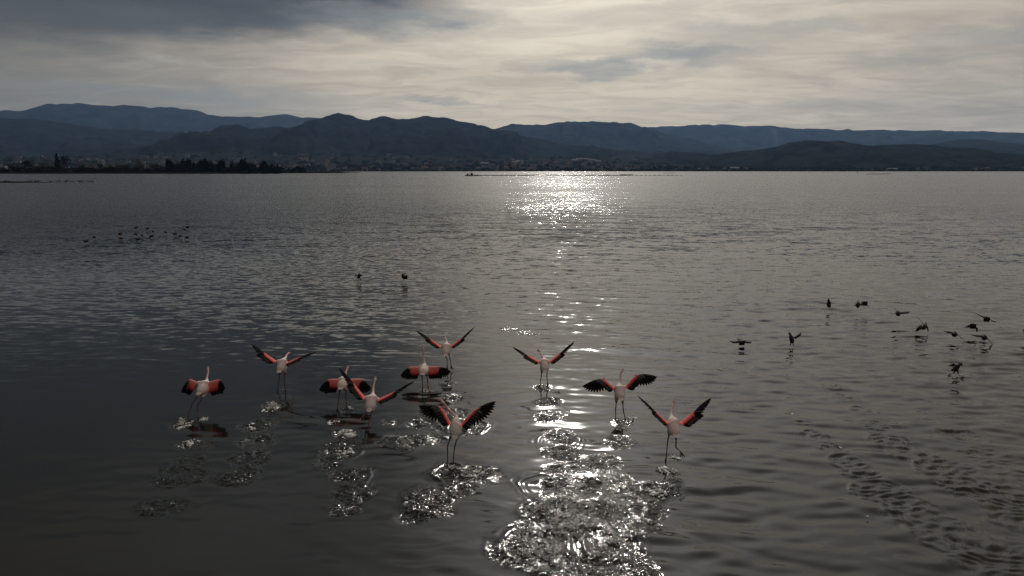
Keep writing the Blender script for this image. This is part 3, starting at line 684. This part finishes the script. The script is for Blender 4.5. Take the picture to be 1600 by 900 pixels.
def wing(parent, S, W, T, tau, tau2, chord, fl_mat, cov_mat, fingers=False, cover=.5, reach=.6, fan=None):
    L = (W - S).length + (T - W).length
    def cdir(span, ta):
        c = Vector((0, -math.cos(ta), -math.sin(ta))); c -= span * c.dot(span); return c.normalized()
    s1, s2 = (W - S).normalized(), (T - W).normalized()
    c1, c2 = cdir(s1, tau), cdir(s2, tau2)
    # coverts: closed tapering aerofoil along the leading half
    nu, prof = 12, [(0.0, 0.0), (.08, .05), (.3, .06), (.7, .03), (1.0, .0), (.7, -.02), (.3, -.03), (.08, -.03)]
    V, F = [], []
    umax = reach
    for i in range(nu + 1):
        u = i / nu * umax
        p = spine(S, W, T, u); f = min(1, max(0, (u - .4) / .2)); c = lerp(c1, c2, f).normalized(); sp = lerp(s1, s2, f).normalized()
        up = sp.cross(c); up = up if up.z > 0 else -up
        kk = max(0.0, (u - .30) / (umax - .30)); ch = chord * cover * (1.12 - .12 * u) * (1.0 - .93 * kk ** 2.2) * (1 + .05 * math.sin(i * 2.4))
        th = chord * .85 * (1 if u < .5 else 1 - .85 * (u - .5) / (umax - .5))
        for a, b in prof: V.append(p + c * (a * ch) + up * (b * th))
    m = len(prof)
    for i in range(nu):
        for j in range(m): F.append((i * m + j, i * m + (j + 1) % m, (i + 1) * m + (j + 1) % m, (i + 1) * m + j))
    F += [tuple(range(m)), tuple(range(nu * m, nu * m + m))[::-1]]
    me = pymesh("wing", V, F, [cov_mat], True); ca = me.color_attributes.new("col", 'FLOAT_COLOR', 'POINT'); cc = []
    for i in range(nu + 1):
        for j, (a, b) in enumerate(prof):
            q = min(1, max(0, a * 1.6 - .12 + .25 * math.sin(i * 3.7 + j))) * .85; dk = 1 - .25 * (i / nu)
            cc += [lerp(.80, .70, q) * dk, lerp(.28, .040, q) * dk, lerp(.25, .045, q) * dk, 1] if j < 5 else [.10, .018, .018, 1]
    ca.data.foreach_set('color', cc); w = mesh_obj("wing", me, parent)
    # flight feathers: overlapping tapered blades
    V, F = [], []
    def blade(b, d, nrm, ln, wd, tipw=.35):
        side = d.cross(nrm).normalized(); k = len(V)
        for q, ww in ((0, .8), (.35, 1.), (.75, .85), (.93, .5), (1., .12)):
            c = b + d * (ln * q) - nrm * (.06 * ln * q * q)
            V.append(c - side * wd * ww * .5); V.append(c + nrm * wd * .07); V.append(c + side * wd * ww * .5); V.append(c - nrm * wd * .05)
        for i in range(4):
            a = k + i * 4
            for j in range(4): F.append((a + j, a + (j + 1) % 4, a + 4 + (j + 1) % 4, a + 4 + j))
        F.append((k + 3, k + 2, k + 1, k)); F.append((k + 16, k + 17, k + 18, k + 19))
    ns = 14
    for i in range(ns):
        u = .06 + .44 * i / (ns - 1)
        p = spine(S, W, T, u); n_ = s1.cross(c1); n_ = n_ if n_.z > 0 else -n_
        b = p + c1 * chord * .22 + n_ * (.004 * (i % 2) - .012 * chord / .26)
        blade(b, (c1 + s1 * .10).normalized(), n_, chord * (.80 + .05 * math.sin(i * 2.1)), L * .115)
    npn = 11; H = lerp(W, T, .36); hl = (T - H).length
    n_ = s2.cross(c2); n_ = n_ if n_.z > 0 else -n_
    for i in range(npn):
        f = i / (npn - 1)
        b = lerp(W, H, f) + c2 * chord * .10 * (1 - f)
        an = (math.pi / 2) * f ** (.27 if fan is None else fan); d = (c2 * math.cos(an) + s2 * math.sin(an)).normalized()
        ln = lerp(chord * .98, hl, f ** .8)
        if .25 < f < .95: ln *= 1.0 + .12 * math.sin((f - .25) * 4.4)
        blade(b + n_ * (.003 * (i % 2)), d, n_, ln, L * (.085 if not fingers else .078))
    fo = mesh_obj("flight_feathers", pymesh("flight feathers", V, F, [fl_mat], True), w); fo["kind"] = "stuff"
    return w
def flamingo(label, gy, body, head, wings, legs, pitch=24, tau=(3, 3), chord=.25, white=(.80, .67, .64), fingers=False, neck_lift=0.0, size=1.0, covers=.50, reach=.56, fan=None):
    Y0 = ground(body[0], gy).y
    B = at(body[0], body[1], Y0)
    base = Vector((B.x, Y0, 0)); o = empty("flamingo", base); tag(o, label, "flamingo", "flamingos running across the water")
    f = Vector((0, math.cos(R(pitch)), math.sin(R(pitch)))); up = Vector((0, -f.z, f.y)); x = Vector((1, 0, 0)); s = size
    V, RD, E, segs = [], [], [], []
    def add(p, r_, prev=None):
        V.append(p - base); RD.append(r_)
        if prev is not None: E.append((prev, len(V) - 1))
        return len(V) - 1
    c = add(B, (.118 * s, .108 * s))
    r1 = add(B - f * .13 * s + up * .005, (.100 * s, .082 * s), c); r2 = add(B - f * .175 * s + up * .012, (.050 * s, .035 * s), r1)
    k1 = add(B + f * .12 * s + up * .01, (.088 * s, .084 * s), c); k2 = add(B + f * .185 * s + up * .03, (.032, .032), k1)
    nb = V[k2] + base
    hp = at(head[0], head[1], Y0 + head[2]); d = (hp - nb)
    i = k2
    for q in (.25, .5, .75, .92):
        bend = neck_lift * math.sin(q * math.pi)
        i = add(nb + d * q + Vector((0, 0, bend)) + x * (.012 * math.sin(q * 5 + body[0])), .021 - .003 * q, i)
    hd = d.normalized()
    h0 = add(hp, .030, i); h1 = add(hp + hd * .045 - Vector((0, 0, .008)), .024, h0)
    for (S_, W_, T_) in wings:      # upper arm, feathered into the wing
        Sp = at(S_[0], S_[1], Y0 + S_[2]); Wp = at(W_[0], W_[1], Y0 + W_[2])
        a_ = add(lerp(B + f * .05, Sp, .72), .048, k1); add(lerp(Sp, Wp, .12) - up * .01, .034, a_)
    for sx, (hk, ft) in zip((-1, 1), legs):
        hip = B - f * .03 * s + x * (.05 * sx) - up * .06
        a = add(hip, (.055, .055), c)
        if len(ft) == 2:        # foot on the water, the leg trailing behind the body
            Fp = ground(ft[0], ft[1]) + Vector((0, 0, .02)); K = at(hk[0], hk[1], lerp(hip.y, Fp.y, .55))
        else: K = at(hk[0], hk[1], Y0 + hk[2]); Fp = at(ft[0], ft[1], Y0 + ft[2])
        segs += [(lerp(hip, K, .5), K), (K, Fp), (Fp, Fp + Vector((0, -.04, -.08)))]
        b = add(lerp(hip, K, .35), .030, a); b = add(lerp(hip, K, .55), .0105, b)
        b = add(K, .0125, b); b2 = add(lerp(K, Fp, .5), .0085, b); b3 = add(Fp, .011, b2)
        tdir = Vector((.25 * sx, -.45, -.85)).normalized()
        for q in (-1, 0, 1): add(Fp + tdir * .085 + x * (.035 * q), .007, b3)
    me = skin_mesh("body", V, RD, E, c, 1); me.materials.append(m_fbody)
    ca = me.color_attributes.new("col", 'FLOAT_COLOR', 'POINT'); cols = []
    hipz = (B - up * .09).z
    legv = [Vector(v) for v in V]
    for v in me.vertices:
        p = v.co; pw = p + base
        dl = (pw - B).dot(up); 
        col = Vector(white)
        rel = pw - B
        if rel.z < -.17: col = Vector((.09, .045, .045)) if (pw.z < B.z - .28) else Vector((.36, .20, .18))
        else:
            tq = (pw - nb).dot(d) / d.length_squared
            near = ((pw - nb) - d * tq).length < .09
            if tq > 0.08 and near: col = lerp(Vector(white), Vector((.60, .36, .34)), min(1, tq * 1.6))
            elif dl < -.06: col = lerp(col, Vector((.66, .42, .40)), .7)
        for p0, p1 in segs:
            dv = p1 - p0; tq_ = min(1, max(0, (pw - p0).dot(dv) / max(dv.length_squared, 1e-6)))
            if (pw - (p0 + dv * tq_)).length < .034: col = Vector((.10, .048, .046)); break
        if (pw - hp).length < .04: col = Vector((.62, .44, .42))
        cols += [*col, 1]
    ca.data.foreach_set('color', cols)
    mesh_obj("body", me, o)
    # bent bill with a black tip
    bv = []; bf = []; pts = [(hp + hd * .05, .019), (hp + hd * .085 - Vector((0, 0, .018)), .018), (hp + hd * .10 - Vector((0, 0, .045)), .014), (hp + hd * .098 - Vector((0, 0, .072)), .005)]
    for p, r_ in pts:
        for q in range(6): bv.append(p - base + Vector((math.cos(q * 1.047) * r_ * .8, math.sin(q * 1.047) * r_ * hd.z, math.sin(q * 1.047) * r_)))
    for a in range(3):
        for q in range(6): bf.append((a * 6 + q, a * 6 + (q + 1) % 6, a * 6 + 6 + (q + 1) % 6, a * 6 + 6 + q))
    bf += [tuple(range(6))[::-1], tuple(range(18, 24))]
    mesh_obj("bill", pymesh("bill", bv, bf, [m_beak, m_flight], True, [0] * 12 + [1] * 6 + [0, 1]), o)
    # tail: short fan of pale feathers
    tv, tf = [], []
    root = B - f * .17 * s + up * .02 - base
    nT = 7
    for i in range(nT):
        a = (i - 3) * .16; dd = (-f * math.cos(a) + x * math.sin(a)); sd = dd.cross(up).normalized(); k = len(tv)
        tv += [root - sd * .014 + x * (.012 * (i - 3)), root + sd * .014 + x * (.012 * (i - 3)) + up * .004, root + dd * .065 + sd * .017, root + dd * .09, root + dd * .065 - sd * .017 - up * .004]
        tf.append((k, k + 1, k + 2, k + 3, k + 4))
    t_ = mesh_obj("tail", pymesh("tail", tv, tf, [material("pale tail feathers", white, .8, .1, scale=40)]), o); t_["kind"] = "stuff"
    for n_, (S, W, T) in enumerate(wings):
        SS, WW, TT = (at(p[0], p[1], Y0 + p[2]) - base for p in (S, W, T))
        ta = tau[n_] if isinstance(tau[n_], tuple) else (tau[n_], tau[n_])
        wing(o, SS, WW, TT, R(ta[0]), R(ta[1]), chord, m_flight, m_covert, fingers, covers, reach, fan)
    return o
FL = [
 dict(label="flamingo with half folded drooping wings, set apart at the outer edge of the flock", gy=639, body=(318, 606), head=(324.5, 577, .42), pitch=16,
      wings=[((309, 597, .05), (295, 591, .10), (292, 612, -.22)), ((325, 597, .05), (344, 592, .02), (351, 608, -.12))],
      legs=[((300.5, 630, -.05), (293, 656)), ((308.5, 634, .05), (310, 655))], tau=((62, 70), (66, 66)), chord=.27, covers=.72, fan=.7),
 dict(label="flamingo with long wings raised in a wide V and one splash trailing its feet", gy=606, body=(441, 571), head=(451, 552, .5),
      wings=[((433, 565, .05), (414, 552, .12), (394, 537, 0)), ((448, 567, .05), (468, 558, .10), (494, 549, 0))],
      legs=[((436, 594, 0), (434, 613)), ((444, 594, .02), (446, 611))], tau=(3, 4)),
 dict(label="flamingo with drooping scarlet wings, partly behind a flamingo with raised wings", gy=628, body=(536, 599), head=(543, 575, .45), pitch=14,
      wings=[((529, 592, .05), (512, 592, .04), (499, 610, -.12)), ((545, 592, .05), (566, 592, .04), (579, 608, -.14))],
      legs=[((529, 622, .0), (527.5, 640)), ((541, 620, .0), (541, 636))], tau=((58, 58), (60, 60)), chord=.27, covers=.66, fan=.7),
 dict(label="flamingo whose raised wing crosses in front of a drooping winged one", gy=657, body=(580, 629), head=(586, 593, .5),
      wings=[((571, 622, .05), (554, 601, .12), (531, 574, .0)), ((591, 624, .05), (615, 613, .1), (647, 594, 0))],
      legs=[((571, 648, -.12), (567, 650, -.42)), ((578, 652, -.05), (575, 674))], tau=(3, 4)),
 dict(label="flamingo with wings drooping evenly to both sides and straight thin neck", gy=602, body=(662, 578), head=(661, 544, .36), pitch=12,
      wings=[((655, 573, .05), (638, 573, .04), (626, 588, -.1)), ((668, 573, .05), (688, 572, .04), (704, 581, -.1))],
      legs=[((660, 592, 0), (660.5, 609)), ((668, 592, 0), (669, 608))], tau=((56, 56), (56, 56)), chord=.26, covers=.68, fan=.7),
 dict(label="flamingo at the head of the flock with raised bent wings and dangling legs", gy=577, body=(697, 546), head=(696, 528, .5),
      wings=[((690, 542, .05), (673, 530, .12), (651, 516, -.05)), ((704, 541, .05), (720, 530, .12), (741, 510, -.05))],
      legs=[((698.5, 561, 0), (699, 573, -.06)), ((703, 560, 0), (705, 572, -.06))], tau=(3, 4)),
 dict(label="closest flamingo with bent wings fanning black fingered feathers and head turned aside", gy=714, body=(712, 668), head=(691.5, 628.5, .16), pitch=28,
      wings=[((705, 663, .05), (689, 634, .16), (654, 634, .02)), ((719, 664, .05), (741, 640, .14), (774, 627, .0))],
      legs=[((699, 698, -.03), (699.5, 728)), ((710, 700, .02), (708, 725))], tau=((16, 42), (16, 40)), chord=.27, fingers=True, white=(.62, .58, .52), covers=.36, reach=.74, fan=.85),
 dict(label="flamingo in the sun's glitter with straight wings raised in a V, head dark", gy=603, body=(851, 571), head=(842.5, 548, .5),
      wings=[((843, 565, .05), (824, 555, .10), (801, 541, 0)), ((858, 565, .05), (875, 552, .1), (897, 533, 0))],
      legs=[((845.5, 590, -.02), (843.5, 601, -.1)), ((854.5, 588, .0), (855.5, 600, -.05))], tau=(3, 4)),
 dict(label="flamingo with wrists arched up and black wing ends spread level, beside the glitter", gy=648, body=(968, 613), head=(972, 580, .42), pitch=22,
      wings=[((960, 606, .05), (941, 590, .12), (910, 604, -.05)), ((976, 605, .05), (995, 584, .12), (1027, 589, -.02))],
      legs=[((962, 640, 0), (962, 657)), ((974, 642, .0), (977, 656))], tau=((20, 44), (20, 42)), chord=.235, fingers=True, covers=.40, reach=.70, fan=.8),
 dict(label="flamingo with raised V wings and one leg bent up behind it", gy=718, body=(1052, 667), head=(1053.5, 627, .46),
      wings=[((1043, 661, .05), (1024, 643, .12), (997, 617, .0)), ((1061, 661, .05), (1083, 644, .12), (1110, 621, 0))],
      legs=[((1043.5, 688, -.04), (1040.5, 719)), ((1056, 699, -.1), (1064, 706, -.28))], tau=(3, 4)),
]
for spec in FL: flamingo(**spec)

# small dark water birds: one continuous body with neck and legs, two wings
def coot(label, gy, body, head, tail, wl, wr, legs=(), chord=.125, group="dark water birds fleeing over the lake", depth=0.0, size=1.0):
    Y0 = ground(body[0], gy).y; B = at(*body, Y0); base = Vector((B.x, Y0, 0)); o = empty("coot", base); tag(o, label, "water bird", group)
    Hh = at(head[0], head[1], Y0 + .16 + depth); Tt = at(tail[0], tail[1], Y0 - .12)
    V = [B, lerp(B, Tt, .55), Tt, lerp(B, Hh, .45), lerp(B, Hh, .78), Hh, Hh + Vector((.0, .035, -.008))]
    RD = [(.075 * size, .07 * size), .055 * size, .018, .05 * size, .028, .034, .012]; E = [(0, 1), (1, 2), (0, 3), (3, 4), (4, 5), (5, 6)]
    for lg in legs:
        Fp = at(lg[0], lg[1], Y0 - .05); k = len(V); V += [lerp(B, Fp, .45), lerp(B, Fp, .7), Fp]; RD += [.028, .012, .016]; E += [(0, k), (k, k + 1), (k + 1, k + 2)]
    me = skin_mesh("body", [v - base for v in V], RD, E, 0, 1); me.materials.append(m_coot); mesh_obj("body", me, o)
    for wv in (wl, wr):
        S = lerp(B, Hh, .25) + Vector((.03 if wv[-1][0] > body[0] else -.03, 0, .03)) - base
        if len(wv) == 2: W, T = (at(p[0], p[1], Y0 + .05) - base for p in wv)
        else: T = at(wv[0][0], wv[0][1], Y0 - .02) - base; W = lerp(S, T, .5) + Vector((0, .05, .03))
        half_wing(o, S, W, T, chord * size)
    return o
def half_wing(parent, S, W, T, chord):
    """thin aerofoil with a ragged trailing edge, one closed surface"""
    V, F = [], []; nu = 9
    for i in range(nu + 1):
        u = i / nu; p = lerp(S, W, u * 2) if u < .5 else lerp(W, T, u * 2 - 1)
        s_ = ((W - S) if u < .5 else (T - W)).normalized(); c = Vector((0, -.93, -.36)); c -= s_ * c.dot(s_); c.normalize()
        n_ = s_.cross(c); ch = chord * (1 - .25 * u) * (1 if u < .75 else max(.08, 1 - ((u - .75) / .25) ** 1.6)) * (1 + (.10 if i % 2 else 0)); th = .014 * (1 - .8 * u)
        V += [p, p + c * ch * .4 + n_ * th, p + c * ch, p + c * ch * .4 - n_ * th * .6]
    for i in range(nu):
        for j in range(4): F.append((i * 4 + j, i * 4 + (j + 1) % 4, i * 4 + 4 + (j + 1) % 4, i * 4 + 4 + j))
    F += [(3, 2, 1, 0), tuple(nu * 4 + j for j in range(4))]
    return mesh_obj("wing", pymesh("wing", V, F, [m_coot], True), parent)
CO = [
 ("dark bird skimming level with both wings spread flat, closest to the flamingos", 541, (1158, 533.5), (1153.5, 529.5), (1161.5, 538), [(1149, 532.5), (1139, 532.5)], [(1165, 532.5), (1175, 534)], ()),
 ("dark bird running on the water with one wing flung up high", 542, (1237, 530), (1233.5, 520), (1239, 535), [(1234.5, 526), (1232.5, 518)], [(1243, 524), (1251.5, 519)], ((1235, 540), (1240, 540))),
 ("dark bird seen as an upright sliver, wings closed upwards, above its long reflection", 485, (1294.5, 476), (1293.5, 469), (1297, 481), [(1293, 470), (1293.5, 465.5)], [(1295.5, 471), (1294.5, 466)], ()),
 ("dark bird with blunt spread wings beside another of its size", 492, (1340.5, 475.5), (1340, 470.5), (1340, 481), [(1337, 475), (1333.5, 477)], [(1343, 475), (1346, 474)], ()),
 ("dark bird with one wing bent down, just behind the blunt winged one", 492, (1350, 473.5), (1347, 472), (1353, 475), [(1347, 472), (1344, 474.5)], [(1354, 475), (1358.5, 482)], ()),
 ("dark bird banking with one wing thin and level, alone between two pairs", 512, (1403, 489.5), (1402, 486), (1404, 493), [(1400, 485), (1396.5, 480)], [(1411, 487), (1421, 486.5)], ()),
 ("dark bird with one wing high and one hooked down over the water", 521, (1444, 511), (1446.5, 505), (1441, 514), [(1439, 502), (1431.5, 493.5)], [(1447.5, 512), (1449.5, 518)], ()),
 ("dark bird hooking both wings down, overlapping the high winged bird", 522, (1437, 512), (1439, 508.5), (1434, 514), [(1433, 511.5), (1429.5, 518.5)], [(1440, 511), (1443, 516)], ()),
 ("dark bird gliding with wings slanting down to the right edge, lowest of the four gliders", 535, (1491, 521.5), (1490, 518.5), (1492, 526), [(1484, 517.5), (1473, 516.5)], [(1497, 523.5), (1506, 530)], ()),
 ("dark bird with both wings bowed down like an arch", 526, (1519, 508.5), (1518, 505.5), (1521.5, 511), [(1512, 507), (1506, 511.5)], [(1524, 510), (1525.5, 519)], ()),
 ("dark bird on a long slanting glide, topmost of the gliding group", 520, (1540.5, 497.5), (1539, 494.5), (1543, 500.5), [(1533, 493), (1522.5, 488.5)], [(1547, 499), (1557, 503)], ()),
 ("dark bird gliding with one wing level and one dropped, beside the right frame edge group", 538, (1537.5, 526.5), (1535.5, 523), (1540, 531), [(1528, 523), (1516, 522.5)], [(1544, 530), (1550.5, 538)], ()),
 ("dark bird landing in spray with ragged wings beating, lowest of the dark birds", 588, (1494, 574), (1500, 568), (1487, 579), [(1488, 566), (1481, 572)], [(1498, 566), (1502, 572)], ((1490, 584), (1498, 585))),
 ("dark bird half out of the frame, beyond the gliding group", 533, (1603, 517), (1601, 514), (1607, 520), [(1599, 515), (1596, 513)], [(1606, 517), (1612, 520)], ()),
 ("dark bird splashing out in mid lake with wings arched, the bigger of two", 440, (561, 431), (561.5, 425.5), (559, 435), [(558, 427.5), (555, 432)], [(564.5, 427.5), (568.5, 430)], ((557, 437), (564, 438))),
 ("dark bird arched over the water in mid lake, the thinner of two", 442, (632, 432), (630, 429.5), (634, 434), [(629.5, 431), (628, 437)], [(634.5, 430.5), (638, 433)], ()),
]
for c_ in CO:
    mid = "mid lake" in c_[0]
    coot(*c_[:8], group=None if mid else "dark birds fleeing on the right", chord=.19 if mid else .125, size=1.25 if mid else 1.0)
# far flock: each too small to show more than body and wings
FAR = [(135, 377), (147.5, 370.5), (188, 365.5), (189.5, 372), (213, 355.5), (212.5, 366), (216.5, 373.5), (222, 368), (230.5, 357), (239, 361.5), (236.5, 369), (259.5, 363), (273.5, 365.5), (282, 368.5), (292, 371), (288, 358.5), (293, 355)]
for i, (px_, py_) in enumerate(FAR):
    k = i % 3; s_ = -1 if i % 2 else 1
    wl = [[(px_ - 2.2, py_ - 1.5), (px_ - 3.6, py_ - 3)], [(px_ - 2, py_ + .2), (px_ - 4, py_ + .8)], [(px_ - 1.5, py_ - 1), (px_ - 3, py_ + 1.5)]][k]
    wr = [[(px_ + 2, py_ - .6), (px_ + 3.5, py_ - 1)], [(px_ + 1.6, py_ - 2), (px_ + 2.6, py_ - 3.4)], [(px_ + 1.8, py_ - .5), (px_ + 3.2, py_ + 1.4)]][k]
    coot("small black bird in the loose far flock before the mudbank", py_ + 4, (px_, py_), (px_ + 2.2 * s_, py_ - 1.2), (px_ - 2.4 * s_, py_ + .6), wl, wr, (), group="birds of the far flock", chord=.16, size=1.08)

# ------------------------------------------------------------------ splashes
m_foam = material("white splash water", (0.78, 0.78, 0.76), .5, .4, var=(0.5, 0.5, 0.5), scale=30)
def splash(label, px_, py_, wpx, hpx, n, seed, flat=False):
    g = np.random.default_rng(seed); c = ground(px_, py_); sc = c.y / (FPX * cA) * 1.03
    w, h = wpx * sc, hpx * sc
    bm = bmesh.new(); bmesh.ops.create_icosphere(bm, subdivisions=1, radius=1); bv = [v.co.copy() for v in bm.verts]; bfc = [tuple(v.index for v in f.verts) for f in bm.faces]; bm.free()
    V, F = [], []
    jets = [(g.uniform(-.35, .35), g.uniform(-.3, .3), g.uniform(.45, 1.0)) for _ in range(4)]
    for i in range(int(n * 1.3)):
        q = g.uniform(0, 6.283); rr = w * g.uniform(0, 1) ** .7 * .66
        if flat: rr = w * .5 * g.normal(.85, .13)
        z = 0.0
        if not flat and i % 2:
            jx, jy, jh = jets[i % 4]; z = g.uniform(0, 1) ** 1.6 * jh * h; rr = 0
        s = .0052 * math.exp(g.normal(0, .5)) * (1.5 if z < .02 else 1); k = len(V)
        if flat and vnoise(np.array([q * 2.2]), np.array([float(seed)]), 3)[0] < .42: continue
        st = Vector((s * g.uniform(1, 2.4), s * g.uniform(1, 2.4), s * (g.uniform(.4, .7) if z < .02 else g.uniform(1, 2.2))))
        p = Vector((rr * math.cos(q), rr * math.sin(q) * 1.3, z + .003))
        if z > 0: p.x += w * (jx + .25 * g.normal() * z / max(h, .01)) ; p.y += w * jy
        jit = g.uniform(.75, 1.25, 12)
        for j, b in enumerate(bv): V.append(p + Vector((b.x * st.x, b.y * st.y, b.z * st.z)) * jit[j])
        F += [tuple(k + a for a in f_) for f_ in bfc]
    o = mesh_obj("splash", pymesh("splash", V, F, [m_foam], True), None, (c.x, c.y, 0)); tag(o, label, "splash", "splashes behind the birds", kind='stuff')
SPL = [
 (287, 664, 22, 13, 110, "white splash under the rear foot of the drooping flamingo"), (297, 694, 24, 6, 80, "low foam left one step behind the drooping flamingo"), (318, 656, 12, 5, 30, "thin spray by the lifted foot of the drooping flamingo"),
 (424, 638, 22, 14, 110, "white splash crown just behind the wide V flamingo"), (405, 665, 30, 3, 110, "ring of foam behind the splash crown of the wide V flamingo"),
 (546, 638, 6, 4, 20, "spot of spray at the foot of the half hidden flamingo"), (539, 679, 24, 10, 110, "white splash two steps behind the half hidden flamingo"), (520, 660, 14, 6, 40, "thin spray beside the half hidden flamingo"), (545, 708, 14, 9, 60, "broken foam in the churned trail of the half hidden flamingo"),
 (668, 612, 10, 4, 30, "small splash under the evenly drooping flamingo"), (674, 638, 18, 9, 70, "spray one step behind the evenly drooping flamingo"), (706, 600, 14, 8, 60, "splash below the dangling legs of the leading flamingo"),
 (652, 688, 26, 5, 70, "foam where two trails meet behind the leading flamingo"), (704, 735, 22, 10, 70, "splash at the feet of the closest flamingo"), (745, 742, 44, 8, 80, "wide scatter of drops beside the closest flamingo"),
 (848, 607, 14, 7, 60, "glittering splash at the feet of the dark headed flamingo"), (868, 612, 14, 5, 40, "bright spray beside the dark headed flamingo's trail"),
 (971, 668, 16, 8, 90, "white splash between the feet of the arched wing flamingo"), (985, 655, 14, 12, 50, "spray thrown up beside the arched wing flamingo"),
 (1043, 737, 22, 8, 90, "splash under the standing leg of the bent leg flamingo"), (1052, 714, 16, 8, 22, "few drops falling from the bent leg flamingo's lifted foot"), (1031, 770, 26, 5, 70, "foam trail behind the bent leg flamingo"),
 (1492, 588, 24, 10, 60, "spray around the landing dark bird"), (1237, 647, 5, 4, 5, "tiny bright drops at the start of the long duck trail"), (1313, 700, 6, 4, 5, "tiny bright drops midway on the long duck trail"), (1356, 808, 5, 3, 2, "bright drops beside the wide end of the long duck trail"),
]
for i, (a, b, c_, d_, n_, lab) in enumerate(SPL): splash(lab, a, b, c_, d_, n_, 100 + i, flat="ring of foam" in lab)

# ------------------------------------------------------------------ haze
def haze():
    V, F, M = [], [], []; box_faces(V, F, M, -18600, 18600, -18600, 18600, -12, 1560, 0)
    m = bpy.data.materials.new("valley haze"); m.use_nodes = True; t = NT(m.node_tree); t.n.remove(t.n['Principled BSDF'])
    v = t.node('ShaderNodeVolumePrincipled'); v.inputs['Density'].default_value = 1.5e-5; v.inputs['Color'].default_value = (.33, .57, 1.0, 1); v.inputs['Anisotropy'].default_value = 0.45
    t.l.new(v.outputs[0], t.n['Material Output'].inputs['Volume'])
    tag(mesh_obj("haze", pymesh("haze", V, F, [m])), "pale blue haze lying over the lake and hills", "haze", kind='stuff')
haze()
